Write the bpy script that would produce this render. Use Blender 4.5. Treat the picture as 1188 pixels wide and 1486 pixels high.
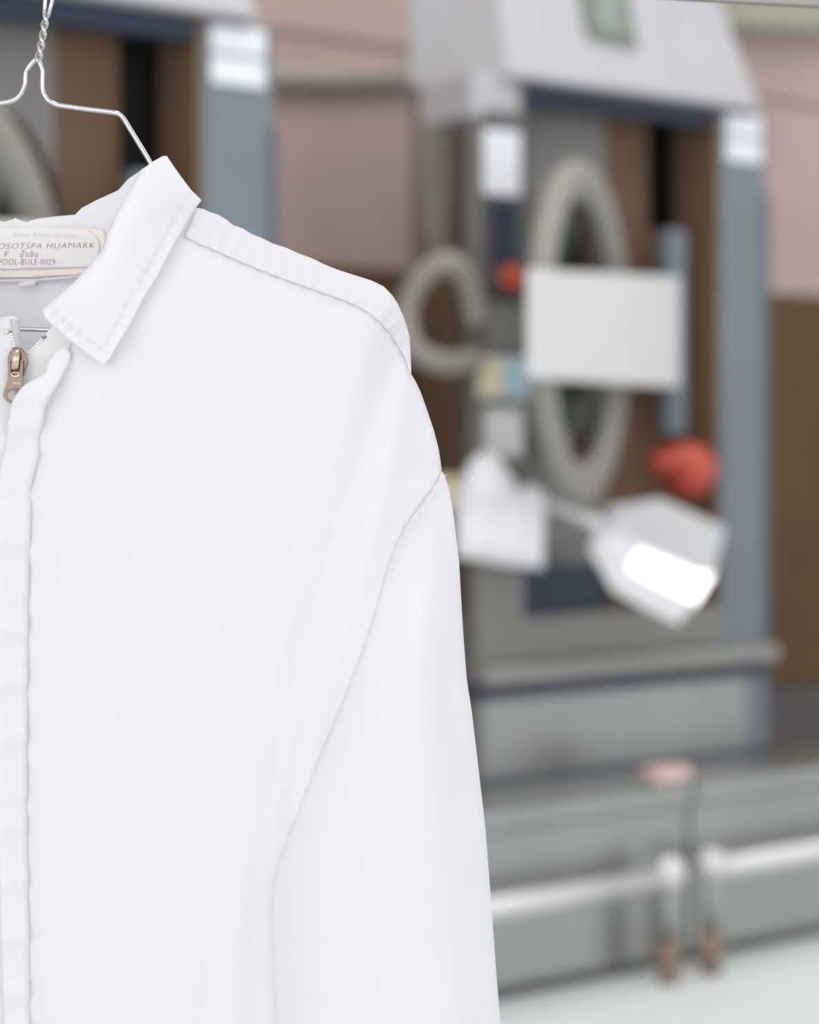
import bpy, bmesh, math, random
import numpy as np
from mathutils import Vector, Matrix
from mathutils.geometry import delaunay_2d_cdt

# ------------------------------------------------------------------ camera / light / exposure
S = bpy.context.scene
for o in list(bpy.data.objects):
    bpy.data.objects.remove(o)
COL = S.collection
W, H = 1188, 1486
F = 2923.0            # focal length in pixels
HOR = 641.0           # horizon row
CAMZ = 1.2
D0 = 1.2              # distance of the hung shirt

cam = bpy.data.cameras.new('camera')
cam.sensor_fit = 'VERTICAL'; cam.sensor_height = 36.0
cam.lens = F / H * 36.0
cam.shift_y = -(H / 2 - HOR) / H
cam.dof.use_dof = True
cam.dof.focus_distance = 1.175
cam.dof.aperture_fstop = 4.0
cam.dof.aperture_blades = 9
cam.clip_start = 0.05
camo = bpy.data.objects.new('camera', cam); COL.objects.link(camo)
camo.location = (0, 0, CAMZ); camo.rotation_euler = (math.pi / 2, 0, 0)
S.camera = camo

w = bpy.data.worlds.new('world'); S.world = w; w.use_nodes = True
bg = w.node_tree.nodes['Background']
bg.inputs[0].default_value = (0.965, 0.965, 1.0, 1); bg.inputs[1].default_value = 0.80

def area(name, loc, target, sx, sy, power, col=(1, 1, 1)):
    l = bpy.data.lights.new(name, 'AREA'); l.shape = 'RECTANGLE'; l.size = sx; l.size_y = sy
    l.energy = power; l.color = col
    o = bpy.data.objects.new(name, l); COL.objects.link(o)
    o.location = loc
    o.rotation_euler = (Vector(target) - Vector(loc)).to_track_quat('-Z', 'Y').to_euler()
    return o
area('window_daylight', (-1.3, -2.3, 2.1), (-0.1, 1.3, 1.15), 3.4, 2.4, 43, (0.99, 0.985, 1.0))
area('side_fill', (2.7, -1.6, 2.1), (0.0, 1.3, 1.1), 2.4, 2.0, 22, (0.99, 0.985, 1.0))  # added fill from the right, lifts the dark sleeve and softens the folds
area('ceiling_tubes', (0.2, 2.6, 4.2), (0.2, 2.7, 0.0), 0.5, 3.2, 30, (1.0, 0.98, 0.95))
area('ceiling_tubes_aisle', (2.4, 3.4, 4.2), (2.2, 3.6, 0.0), 0.5, 3.2, 24, (1.0, 0.98, 0.95))

vs = S.view_settings
vs.view_transform = 'Standard'; vs.look = 'None'; vs.gamma = 1.0
vs.exposure = 0.12; vs.use_curve_mapping = False

# ------------------------------------------------------------------ helpers
def lin(r, g, b):
    f = lambda v: (v / 255 / 12.92) if v / 255 <= 0.04045 else ((v / 255 + 0.055) / 1.055) ** 2.4
    return (f(r), f(g), f(b), 1)

MATS = {}
def mat(name, col, rough=0.6, metal=0.0, noise=0.0, nscale=8.0, bump=0.0, bscale=400.0, transl=0.0, spec=0.5, trans=0.0, coat=0.0, emit=0.0, sheen=0.0, stretch=None):
    m = bpy.data.materials.new(name); m.use_nodes = True
    nt = m.node_tree; p = nt.nodes['Principled BSDF']
    p.inputs['Base Color'].default_value = col
    p.inputs['Roughness'].default_value = rough
    p.inputs['Metallic'].default_value = metal
    p.inputs['Specular IOR Level'].default_value = spec
    p.inputs['Transmission Weight'].default_value = trans
    p.inputs['Coat Weight'].default_value = coat
    p.inputs['Sheen Weight'].default_value = sheen
    if emit:
        p.inputs['Emission Color'].default_value = col; p.inputs['Emission Strength'].default_value = emit
    tc = nt.nodes.new('ShaderNodeTexCoord')
    vec = tc.outputs['Object']
    if stretch:
        mp = nt.nodes.new('ShaderNodeMapping'); mp.inputs['Scale'].default_value = stretch
        nt.links.new(vec, mp.inputs['Vector']); vec = mp.outputs['Vector']
    if noise:
        n = nt.nodes.new('ShaderNodeTexNoise'); n.inputs['Scale'].default_value = nscale
        n.inputs['Detail'].default_value = 5
        nt.links.new(vec, n.inputs['Vector'])
        r = nt.nodes.new('ShaderNodeValToRGB')
        lo = tuple(c * (1 - noise) for c in col[:3]) + (1,); hi = tuple(min(1, c * (1 + noise)) for c in col[:3]) + (1,)
        r.color_ramp.elements[0].color = lo; r.color_ramp.elements[1].color = hi
        r.color_ramp.elements[0].position = 0.3; r.color_ramp.elements[1].position = 0.7
        nt.links.new(n.outputs['Fac'], r.inputs['Fac'])
        nt.links.new(r.outputs['Color'], p.inputs['Base Color'])
    if bump:
        n2 = nt.nodes.new('ShaderNodeTexNoise'); n2.inputs['Scale'].default_value = bscale
        nt.links.new(vec, n2.inputs['Vector'])
        b = nt.nodes.new('ShaderNodeBump'); b.inputs['Strength'].default_value = bump
        b.inputs['Distance'].default_value = 0.001
        nt.links.new(n2.outputs['Fac'], b.inputs['Height']); nt.links.new(b.outputs['Normal'], p.inputs['Normal'])
    if transl:
        t = nt.nodes.new('ShaderNodeBsdfTranslucent'); t.inputs['Color'].default_value = col
        mx = nt.nodes.new('ShaderNodeMixShader'); mx.inputs[0].default_value = transl
        out = nt.nodes['Material Output']
        nt.links.new(p.outputs[0], mx.inputs[1]); nt.links.new(t.outputs[0], mx.inputs[2])
        nt.links.new(mx.outputs[0], out.inputs['Surface'])
    MATS[name] = m
    return m

mat('cloth', (0.935, 0.93, 0.945, 1), 0.9, transl=0.40, bump=0.08, bscale=1800, spec=0.15)
mat('cloth_warm', (0.93, 0.92, 0.905, 1), 0.9, transl=0.35, spec=0.15)
mat('label_cream', lin(250, 243, 234), 0.8, transl=0.15, noise=0.03, nscale=60)
mat('label_white', (0.92, 0.90, 0.885, 1), 0.7, transl=0.15)
mat('ink', lin(150, 96, 96), 0.8)
mat('ink_faded', lin(222, 205, 204), 0.8)
mat('thread', (0.88, 0.86, 0.88, 1), 0.9)
mat('teeth', (0.88, 0.88, 0.89, 1), 0.4)
mat('brass', lin(136, 120, 110), 0.38, metal=1.0, noise=0.12, nscale=900)
mat('brass_light', lin(206, 184, 166), 0.3, metal=1.0)
mat('wire', lin(206, 203, 205), 0.14, metal=1.0)
mat('rail_steel', lin(190, 185, 180), 0.3, metal=1.0)
mat('hood', lin(186, 185, 188), 0.5, noise=0.03)
mat('bluegrey', lin(116, 126, 134), 0.5, noise=0.05, nscale=5)
mat('bluestripe', lin(62, 66, 90), 0.5)
mat('edge_blue', lin(84, 96, 116), 0.5)
mat('navy', lin(38, 50, 70), 0.5)
mat('grey', lin(140, 138, 135), 0.5, noise=0.06)
mat('grey_ledge', lin(146, 144, 139), 0.5, noise=0.05)
mat('greywarm', lin(128, 126, 122), 0.5, noise=0.05)
mat('greydark', lin(96, 94, 94), 0.6, noise=0.08)
mat('brown', lin(116, 90, 68), 0.7, noise=0.12, nscale=4)
mat('black', lin(22, 21, 21), 0.6)
mat('ring', lin(150, 147, 140), 0.55)
mat('white_plastic', lin(222, 222, 222), 0.5, noise=0.02)
mat('sticker', lin(232, 234, 240), 0.6)
mat('sticker_yellow', lin(228, 214, 184), 0.6)
mat('sticker_blue', lin(180, 208, 224), 0.6)
mat('red', lin(192, 78, 58), 0.4)
mat('reddark', lin(150, 48, 38), 0.5)
mat('green', lin(28, 92, 72), 0.9)
mat('brown_cloth', lin(84, 66, 44), 0.9)
mat('screen', lin(132, 146, 138), 0.4, noise=0.3, nscale=22)
mat('screenframe', lin(112, 116, 106), 0.5)
mat('steel', lin(166, 169, 166), 0.32, metal=0.75, noise=0.08, nscale=3, stretch=(1, 1, 0.15))
mat('steel_bright', lin(226, 224, 225), 0.38, metal=0.6)
mat('steel_mirror', lin(232, 230, 232), 0.2, metal=1.0)
mat('rust', lin(146, 124, 108), 0.8, noise=0.2, nscale=30)
mat('glass', (0.9, 0.93, 0.92, 1), 0.03, trans=1.0)
_nt = MATS['glass'].node_tree; _t = _nt.nodes.new('ShaderNodeBsdfTransparent'); _m = _nt.nodes.new('ShaderNodeMixShader')
_g = _nt.nodes.new('ShaderNodeBsdfGlossy'); _g.inputs['Roughness'].default_value = 0.05
_t.inputs['Color'].default_value = (0.86, 0.88, 0.86, 1); _m.inputs[0].default_value = 0.07
_nt.links.new(_t.outputs[0], _m.inputs[1]); _nt.links.new(_g.outputs[0], _m.inputs[2]); _nt.links.new(_m.outputs[0], _nt.nodes['Material Output'].inputs['Surface'])
mat('drum_dark', lin(66, 56, 46), 0.6, metal=0.2, noise=0.15)
mat('hose', lin(158, 152, 142), 0.6)
mat('pipe', lin(176, 164, 154), 0.5)
mat('pipe_green', lin(170, 170, 152), 0.5)
mat('wall', lin(128, 108, 98), 0.8, noise=0.06, nscale=3)
mat('wall_taupe', lin(182, 161, 151), 0.55, noise=0.10, nscale=1.7)
mat('wall_dado', lin(98, 70, 39), 0.7, noise=0.16, nscale=2.2)
mat('wall_low_shade', lin(90, 86, 84), 0.7)  # dark grey for the shade painted low on the wall
mat('floor', lin(238, 243, 242), 0.4, noise=0.03, nscale=2.5)
mat('towel', (0.93, 0.93, 0.96, 1), 0.95, bump=0.3, bscale=500)
mat('pink', lin(226, 196, 190), 0.8)

def link(o, parent=None):
    COL.objects.link(o)
    if parent is not None: o.parent = parent
    return o
def tag(o, label=None, cat=None, group=None, kind=None):
    if label: o['label'] = label
    if cat: o['category'] = cat
    if group: o['group'] = group
    if kind: o['kind'] = kind
    return o
def empty(name, loc=(0, 0, 0), rz=0, parent=None):
    o = bpy.data.objects.new(name, None); o.empty_display_size = 0.05
    o.location = loc; o.rotation_euler = (0, 0, rz)
    return link(o, parent)
def meshobj(name, verts, faces, m, parent=None, smooth=True):
    me = bpy.data.meshes.new(name); me.from_pydata([tuple(v) for v in verts], [], faces); me.update()
    me.materials.append(MATS[m])
    if smooth: me.polygons.foreach_set('use_smooth', [True] * len(me.polygons))
    return link(bpy.data.objects.new(name, me), parent)
def bmobj(name, bm, m, parent=None, smooth=False):
    bmesh.ops.recalc_face_normals(bm, faces=bm.faces)
    me = bpy.data.meshes.new(name); bm.to_mesh(me); bm.free()
    me.materials.append(MATS[m])
    if smooth: me.polygons.foreach_set('use_smooth', [True] * len(me.polygons))
    return link(bpy.data.objects.new(name, me), parent)

def P(x, y, d=0.0):
    """point seen at photo pixel (x, y), d metres in front of the shirt's plane"""
    Y = D0 - d
    return Vector(((x - 594) * Y / F, Y, CAMZ - (y - HOR) * Y / F))
PX = D0 / F

# machine row: straight line on the floor, seen obliquely
U = Vector((0.815, 0.58, 0)).normalized()
N = Vector((U.y, -U.x, 0))
O0 = Vector((0.194, 4.6, 0))
ROT = math.atan2(U.y, U.x)
def L(x, y, c=0.0):
    """pixel -> (along, height) on the upright plane c metres in front of the machines' fronts"""
    base = O0 + N * c
    rx = (x - 594) / F
    a = (rx * base.y - base.x) / (U.x - rx * U.y)
    Y = base.y + a * U.y
    return a, CAMZ - (y - HOR) * Y / F
def LV(x, y, c=0.0):
    a, z = L(x, y, c)
    return Vector((a, -c, z))        # local frame of the row: x along, -y to the front

def box(bm, x0, x1, y0, y1, z0, z1, bev=0.0, seg=2):
    r = bmesh.ops.create_cube(bm, size=1)
    M = Matrix.Translation(((x0 + x1) / 2, (y0 + y1) / 2, (z0 + z1) / 2)) @ Matrix.Diagonal((x1 - x0, y1 - y0, z1 - z0, 1))
    bmesh.ops.transform(bm, matrix=M, verts=r['verts'])
    if bev:
        es = list({e for v in r['verts'] for e in v.link_edges})
        bmesh.ops.bevel(bm, geom=es, offset=bev, segments=seg, affect='EDGES', profile=0.5)
def boxobj(name, x0, x1, c0, c1, z0, z1, m, parent, bev=0.006):
    bm = bmesh.new()
    if x0 > x1: x0, x1 = x1, x0
    if z0 > z1: z0, z1 = z1, z0
    box(bm, x0, x1, -max(c0, c1), -min(c0, c1), z0, z1, bev)
    return bmobj(name, bm, m, parent)

def resample(pts, n):
    pts = np.array(pts, float)
    seg = np.linalg.norm(np.diff(pts, axis=0), axis=1); s = np.r_[0, np.cumsum(seg)]
    t = np.linspace(0, s[-1], n)
    return np.stack([np.interp(t, s, pts[:, k]) for k in range(pts.shape[1])], 1)
def spline(pts, per=8):
    pts = [np.array(p, float) for p in pts]; out = []
    q = [2 * pts[0] - pts[1]] + pts + [2 * pts[-1] - pts[-2]]
    for i in range(1, len(q) - 2):
        p0, p1, p2, p3 = q[i - 1:i + 3]
        for k in range(per):
            t = k / per
            out.append(0.5 * (2 * p1 + (p2 - p0) * t + (2 * p0 - 5 * p1 + 4 * p2 - p3) * t * t + (3 * p1 - p0 - 3 * p2 + p3) * t ** 3))
    out.append(pts[-1])
    return np.array(out)
def tube_geom(path, r, n=12, caps=True):
    path = [Vector(p) for p in path]; V = []; Fc = []
    t0 = (path[1] - path[0]).normalized()
    ref = Vector((0, 0, 1)) if abs(t0.z) < 0.9 else Vector((1, 0, 0))
    nrm = (ref - t0 * ref.dot(t0)).normalized()
    for i, p in enumerate(path):
        a = path[max(i - 1, 0)]; b = path[min(i + 1, len(path) - 1)]
        t = (b - a).normalized()
        nrm = (nrm - t * nrm.dot(t)).normalized(); bn = t.cross(nrm)
        rr = r[i] if hasattr(r, '__len__') else r
        for k in range(n):
            an = 2 * math.pi * k / n
            V.append(p + (nrm * math.cos(an) + bn * math.sin(an)) * rr)
    for i in range(len(path) - 1):
        for k in range(n):
            k2 = (k + 1) % n
            Fc.append((i * n + k, i * n + k2, (i + 1) * n + k2, (i + 1) * n + k))
    if caps:
        Fc.append(tuple(range(n - 1, -1, -1))); Fc.append(tuple((len(path) - 1) * n + k for k in range(n)))
    return V, Fc
def tube(name, path, r, m, parent=None, n=12):
    V, Fc = tube_geom(path, r, n); return meshobj(name, V, Fc, m, parent)

def seg_dist(pts, poly, closed=False):
    """distance of each point to a polyline and the arc length of the foot"""
    poly = np.array(poly, float)
    if closed: poly = np.vstack([poly, poly[:1]])
    pts = np.array(pts, float)
    best = np.full(len(pts), 1e9); ss = np.zeros(len(pts)); acc = 0.0
    for a, b in zip(poly[:-1], poly[1:]):
        ab = b - a; l2 = (ab ** 2).sum() or 1e-9
        t = np.clip(((pts - a) @ ab) / l2, 0, 1)
        d = np.linalg.norm(pts - (a + t[:, None] * ab), axis=1)
        m = d < best; best[m] = d[m]; ss[m] = acc + t[m] * math.sqrt(l2); acc += math.sqrt(l2)
    return best, ss
def inside(pts, poly):
    poly = np.array(poly, float); x, y = pts[:, 0], pts[:, 1]
    r = np.zeros(len(pts), bool); j = len(poly) - 1
    for i in range(len(poly)):
        xi, yi = poly[i]; xj, yj = poly[j]
        c = ((yi > y) != (yj > y)) & (x < (xj - xi) * (y - yi) / ((yj - yi) or 1e-9) + xi)
        r ^= c; j = i
    return r
def dense(poly, step, closed=True):
    poly = [np.array(p, float) for p in poly]; out = []
    pairs = zip(poly, poly[1:] + poly[:1]) if closed else zip(poly[:-1], poly[1:])
    for a, b in pairs:
        n = max(1, int(np.linalg.norm(b - a) / step))
        for k in range(n): out.append(a + (b - a) * k / n)
    if not closed: out.append(poly[-1])
    return np.array(out)
def fill(poly, step, holes=()):
    """triangulated pixel-space outline with an even net of inner points"""
    loops = [dense(poly, step)] + [dense(h, step) for h in holes]
    allp = []; edges = []
    for lp in loops:
        b = len(allp); allp += [tuple(p) for p in lp]
        edges += [(b + i, b + (i + 1) % len(lp)) for i in range(len(lp))]
    mn = loops[0].min(0); mx = loops[0].max(0)
    gx = np.arange(mn[0] + step * 0.5, mx[0], step); gy = np.arange(mn[1] + step * 0.5, mx[1], step * 0.87)
    g = np.array([(x + (0.5 * step if j % 2 else 0), y) for j, y in enumerate(gy) for x in gx])
    if len(g):
        k = inside(g, loops[0])
        for h in loops[1:]: k &= ~inside(g, h)
        g = g[k]
    if len(g):
        bd = np.min([seg_dist(g, lp, True)[0] for lp in loops], axis=0)
        g = g[bd > step * 0.45]
        allp += [tuple(p) for p in g]
    v, e, f, *_ = delaunay_2d_cdt([Vector(p) for p in allp], edges, [], 0, 1e-6)
    v = np.array([(p.x, p.y) for p in v]); f = [tuple(q) for q in f]
    c = np.array([v[list(q)].mean(0) for q in f])
    k = inside(c, loops[0])
    for h in loops[1:]: k &= ~inside(c, h)
    def ar(q):
        a, b, c_ = v[q[0]], v[q[1]], v[q[2]]
        return abs((b[0] - a[0]) * (c_[1] - a[1]) - (b[1] - a[1]) * (c_[0] - a[0])) / 2
    f = [q for q, ok in zip(f, k) if ok and ar(q) > 0.004 * step * step]
    return v, f
def cloth(name, poly, depth, step, m, parent, thick=0.0006, holes=()):
    v, f = fill(poly, step, holes)
    d = depth(v)
    o = meshobj(name, [P(x, y, dd) for (x, y), dd in zip(v, d)], f, m, parent)
    bm = bmesh.new(); bm.from_mesh(o.data); bmesh.ops.recalc_face_normals(bm, faces=bm.faces)
    bm.to_mesh(o.data); bm.free()
    if thick:
        sm = o.modifiers.new('thickness', 'SOLIDIFY'); sm.thickness = thick; sm.offset = 0
    return o
def plate(name, poly, d0, d1, m, parent, step=6, holes=(), round_=0.0):
    """flat piece cut from a pixel outline with real thickness from d0 to d1"""
    v, f = fill(poly, step, holes)
    bm = bmesh.new()
    vv = [bm.verts.new(P(x, y, d0)) for x, y in v]
    fs = []
    for q in f:
        try: fs.append(bm.faces.new([vv[i] for i in q]))
        except ValueError: pass
    r = bmesh.ops.extrude_face_region(bm, geom=fs)
    for g in r['geom']:
        if isinstance(g, bmesh.types.BMVert): g.co.y -= (d1 - d0)
    o = bmobj(name, bm, m, parent)
    return o
XC = 22.0
def mir(poly): return [(2 * XC - x, y) for x, y in poly][::-1]

# ------------------------------------------------------------------ room
row = lambda a, c, z: O0 + U * a + N * c + Vector((0, 0, z))
bm = bmesh.new(); box(bm, -9, 9, -6.5, 9.5, -0.1, 0.0)
fl = tag(bmobj('floor', bm, 'floor'), kind='structure')

WC = -0.95
wall = empty('wall_back', O0, ROT); tag(wall, kind='structure')
boxobj('wall_body', -6, 6, WC - 0.2, WC, 0, 4.0, 'wall', wall, 0)
zb = L(1140, 428, WC)[1]
pw = 0.62
a_joint = L(597, 200, WC)[0]
for k in range(-7, 8):
    a0 = a_joint + k * pw - pw
    a1 = a0 + pw - 0.012
    ad = a0
    if k == 1: a0 += 0.16          # narrow recess where the pipes come down
    for j in range(3):
        z0 = zb + j * 0.62; z1 = z0 + 0.61
        boxobj('wall_panel', a0, a1, WC, WC + 0.02, z0, z1, 'wall_taupe', wall, 0.004)
    boxobj('dado_board', ad, a1, WC, WC + 0.015, 0.42, zb - 0.012, 'wall_dado', wall, 0.003)
boxobj('floor_shade_strip', -5, 5, WC, WC + 0.03, 0.0, 0.41, 'wall_low_shade', wall, 0.004)  # dark grey strip painted in for the shadow near the floor

# ------------------------------------------------------------------ the two laundry machines
def build_machine():
    R = empty('washing_machine', O0, ROT)
    aL = L(690, 500)[0]; aR = L(1113, 500)[0]
    aL1 = L(762, 500)[0]; aR0 = L(1046, 500)[0]
    zTop = 2.34
    zH = (L(745, 115)[1] + L(1050, 162)[1]) / 2      # underside of the hood
    zB = (L(752, 893)[1] + L(1046, 880)[1]) / 2      # sill of the bay
    zLip1 = (L(700, 962)[1] + L(1110, 938)[1]) / 2
    zLip0 = (L(700, 990)[1] + L(1110, 962)[1]) / 2
    zS = 0.36
    DP = -0.38
    # columns
    colr = boxobj('right_column', aR0, aR, -0.10, 0.0, 0.12, zH, 'bluegrey', R, 0.008)
    boxobj('edge_strip', aR - 0.012, aR + 0.004, 0.0, 0.004, 0.5, zH - 0.2, 'edge_blue', colr, 0.001)
    la, lz1 = L(1052, 165); lb, lz0 = L(1103, 238)
    boxobj('label_plate', la, lb, 0.0, 0.006, lz0, (lz0 + lz1) / 2 - 0.004, 'sticker', colr, 0.002)
    boxobj('label_plate', la, lb, 0.0, 0.006, (lz0 + lz1) / 2 + 0.004, lz1, 'sticker', colr, 0.002)
    coll = boxobj('left_column', aL, aL1, -0.05, 0.0, 0.12, zH, 'greywarm', R, 0.008)
    # things on the left column
    def onL(name, x0, x1, y0, y1, th, m, par, bev=0.004):
        a0, z1 = L(x0, y0); a1, z0 = L(x1, y1)
        return boxobj(name, a0, a1, 0.0, th, z0, z1, m, par, bev)
    cp = onL('control_panel', 700, 756, 160, 432, 0.02, 'greydark', R)
    a0, z1 = L(700, 186, .02); a1, z0 = L(753, 286, .02)
    boxobj('instruction_card', a0, a1, 0.02, 0.026, z0, z1, 'sticker', cp, 0.002)
    a0, z1 = L(712, 292, .02); a1, z0 = L(746, 382, .02)
    boxobj('key_strip', a0, a1, 0.02, 0.03, z0, z1, 'navy', cp, 0.003)
    a, z = L(731, 405, .02)
    Vr, Fr = tube_geom([(a, -0.02, z), (a, -0.035, z), (a, -0.036, z), (a, -0.062, z), (a, -0.066, z)], [0.017, 0.017, 0.030, 0.030, 0.022], 20)
    meshobj('stop_button', Vr, Fr, 'red', cp)
    onL('junction_box', 694, 768, 440, 512, 0.03, 'greywarm', R)
    sl = onL('detergent_notice', 690, 772, 517, 580, 0.03, 'white_plastic', R)
    a0, z1 = L(694, 522, .03); a1, z0 = L(728, 574, .03); a2 = L(766, 522, .03)[0]
    boxobj('notice_field', a0, a1, 0.03, 0.033, z0, z1, 'sticker_yellow', sl, 0.001)
    boxobj('notice_field', a1 + .003, a2, 0.03, 0.033, z0, z1, 'sticker_blue', sl, 0.001)
    onL('service_cover', 700, 752, 592, 662, 0.02, 'white_plastic', R)
    # hood: sloping console with a chamfered left end
    def hv(x, y, c): return LV(x, y, c)
    fb = [hv(741, 112, .04), hv(1106, 158, .04)]
    zfb = (fb[0].z + fb[1].z) / 2
    for v_ in fb: v_.z = zfb
    ft = [Vector((fb[0].x + .035, .06, zTop)), Vector((fb[1].x - .055, .06, zTop))]
    lb_ = Vector((aL - 0.02, 0.20, zfb - 0.0)); lt = Vector((aL - 0.01, 0.26, zTop))
    rb = Vector((aR, 0.30, zfb)); rt = Vector((aR - .05, 0.30, zTop))
    lb2 = Vector((aL - 0.02, 0.05, zfb))
    bm = bmesh.new()
    vs_ = [bm.verts.new(p) for p in (fb[0], fb[1], ft[1], ft[0], Vector((aL - .02, 0.24, zfb)), lt, rb, rt)]
    a_, b_, c_, d_, e_, f_, g_, h_ = vs_
    for q in ((a_, b_, c_, d_), (e_, a_, d_, f_), (b_, g_, h_, c_), (d_, c_, h_, f_), (g_, e_, f_, h_), (a_, e_, g_, b_)):
        bm.faces.new(q)
    bmesh.ops.bevel(bm, geom=list(bm.edges), offset=0.012, segments=3, affect='EDGES', profile=0.5)
    hood = bmobj('hood', bm, 'hood', R)
    # skirt below the chamfered end, over the left column
    boxobj('hood_skirt', aL - 0.015, aL1 - .02, -0.20, 0.006, L(700, 172)[1], zfb + .01, 'hood', R, 0.008)
    # screen on the sloping console
    nrm = (fb[1] - fb[0]).cross(ft[0] - fb[0]).normalized()
    if nrm.y > 0: nrm = -nrm
    def onhood(x, y):
        """point of the console's sloping front at pixel (x, y)"""
        lo, hi = -0.2, 0.2
        for _ in range(40):
            c = (lo + hi) / 2; p = LV(x, y, c)
            if (p - fb[0]).dot(nrm) > 0: hi = c
            else: lo = c
        return LV(x, y, lo)
    def hoodplate(name, quad, th, m, par, off=0.0):
        bm = bmesh.new()
        v_ = [bm.verts.new(onhood(*q) + nrm * off) for q in quad]
        f = bm.faces.new(v_)
        r = bmesh.ops.extrude_face_region(bm, geom=[f])
        for g in r['geom']:
            if isinstance(g, bmesh.types.BMVert): g.co += nrm * th
        return bmobj(name, bm, m, par)
    dsp = hoodplate('display', [(836, -25), (906, -12), (922, 72), (852, 56)], 0.008, 'screenframe', R)
    hoodplate('screen', [(846, -15), (899, -5), (911, 58), (860, 46)], 0.002, 'screen', dsp, 0.009)
    # the bay behind the frame
    boxobj('bay_header', aL1, aR0, -0.06, -0.01, zH - 0.045, zH + 0.02, 'navy', R, 0.003)
    aMid = L(872, 300, -0.16)[0]
    # inner front plate with a round mouth
    ac, zc = L(838, 470, -0.16)
    bm = bmesh.new()
    nseg = 48; rad = 0.2; zz0, zz1 = zB - 0.02, zH
    x0p, x1p = aL1 - 0.05, L(885, 300, -0.16)[0]
    circ = [Vector((ac + rad * 0.3 * math.cos(2 * math.pi * i / nseg), 0.16, zc + rad * math.sin(2 * math.pi * i / nseg))) for i in range(nseg)]
    outer = []
    for p in circ:
        dx, dz = p.x - ac, p.z - zc
        ks = []
        if dx > 1e-6: ks.append((x1p - ac) / dx)
        if dx < -1e-6: ks.append((x0p - ac) / dx)
        if dz > 1e-6: ks.append((zz1 - zc) / dz)
        if dz < -1e-6: ks.append((zz0 - zc) / dz)
        k_ = min(ks); outer.append(Vector((ac + dx * k_, 0.16, zc + dz * k_)))
    vi = [bm.verts.new(p) for p in circ]; vo = [bm.verts.new(p) for p in outer]
    vb = [bm.verts.new(p + Vector((0, 0.05, 0))) for p in circ]
    for i in range(nseg):
        j = (i + 1) % nseg
        bm.faces.new((vi[i], vi[j], vo[j], vo[i])); bm.faces.new((vi[i], vi[j], vb[j], vb[i]))
    pl = bmobj('front_plate', bm, 'grey', R)
    # dark drum mouth with its rubber seal, standing proud of the plates
    ac, zc = L(838, 474, -0.12)
    sx = 0.40; rad = 0.345
    prof_ = [(1.0, 0.19), (1.0, 0.125), (0.97, 0.115), (0.90, 0.115), (0.87, 0.13), (0.86, 0.185), (0.02, 0.19)]
    V = []; Fc = []; nn = 48
    for k_, y_ in prof_:
        V += [Vector((ac + rad * sx * k_ * math.cos(2 * math.pi * i / nn), y_, zc + rad * k_ * math.sin(2 * math.pi * i / nn))) for i in range(nn)]
    for i in range(len(prof_) - 1):
        for k in range(nn): Fc.append((i * nn + k, i * nn + (k + 1) % nn, (i + 1) * nn + (k + 1) % nn, (i + 1) * nn + k))
    meshobj('drum_mouth', V, Fc, 'drum_dark', R)
    # brown liner boards and the dark slot between them
    aS0 = L(934, 300, -0.17)[0]; aS1 = L(984, 300, -0.17)[0]
    zslot = L(955, 335, -0.17)[1]
    boxobj('liner_board', x1p - 0.015, aS0, -0.175, -0.155, zB, zH, 'brown', R, 0.002)
    boxobj('slot_back', aS0 - .06, aR0 + .05, -0.24, -0.225, zB, zH + .1, 'black', R, 0.0)
    boxobj('liner_board', aS0 - .02, aS1 + .02, -0.178, -0.165, zB, zslot, 'brown', R, 0.002)
    boxobj('liner_board', aS1, aR0 + 0.02, -0.185, -0.16, zB, zH, 'brown', R, 0.002)
    boxobj('liner_board', aR0 - 0.014, aR0 - 0.001, -0.16, -0.004, zB, zH, 'brown', R, 0.001)
    boxobj('back_cover', aL1 - .01, aR - .01, -0.27, -0.245, 0.12, zH, 'brown', R, 0.004)
    boxobj('side_cover', aR - 0.04, aR, -0.27, -0.10, 0.12, zH, 'greydark', R, 0.004)
    # hinge post
    a0, z1 = L(967, 332, -0.06); a1, z0 = L(994, 632, -0.06)
    post = boxobj('hinge_post', a0, a1, -0.10, -0.05, z0, z1, 'bluegrey', R, 0.01)
    # door, hinged on the right and standing ajar
    hingea = L(900, 470, -0.05)[0]
    th = math.radians(35)
    rD = 0.385
    dr = empty('door', (hingea, 0.05, zc - 0.035), -math.pi + th, R)      # local x runs from the hinge to the free edge
    dr['label'] = 'round porthole door with grey rim standing ajar'
    def ringpts(r, y): return [Vector((rD + r * math.cos(t), y, r * math.sin(t))) for t in np.linspace(0, 2 * math.pi, 57)[:-1]]
    prof = [(0.385, -0.015), (0.385, 0.012), (0.372, 0.028), (0.325, 0.028), (0.300, 0.012), (0.290, -0.015)]
    V = []; Fc = []
    for r_, y_ in prof: V += ringpts(r_, y_)
    n_ = 56; m_ = len(prof)
    for i in range(m_):
        for k in range(n_):
            Fc.append((i * n_ + k, i * n_ + (k + 1) % n_, ((i + 1) % m_) * n_ + (k + 1) % n_, ((i + 1) % m_) * n_ + k))
    meshobj('door_rim', V, Fc, 'ring', dr)
    V = [Vector((rD, 0.004 , 0))]; Fc = []
    gl = ringpts(0.287, 0.0)
    bm = bmesh.new(); vv = [bm.verts.new(p) for p in gl]; f = bm.faces.new(vv)
    r = bmesh.ops.extrude_face_region(bm, geom=[f])
    for g in r['geom']:
        if isinstance(g, bmesh.types.BMVert): g.co.y += 0.006
    bmobj('door_glass', bm, 'glass', dr)
    # hinge plate across the door
    cl_ = -0.05 + 2 * rD * math.sin(th) + 0.075
    q4 = [LV(762, 391, cl_), LV(762, 550, cl_), LV(976, 563, -0.04), LV(976, 402, -0.04)]
    pn = (q4[1] - q4[0]).cross(q4[3] - q4[0]).normalized()
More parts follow.
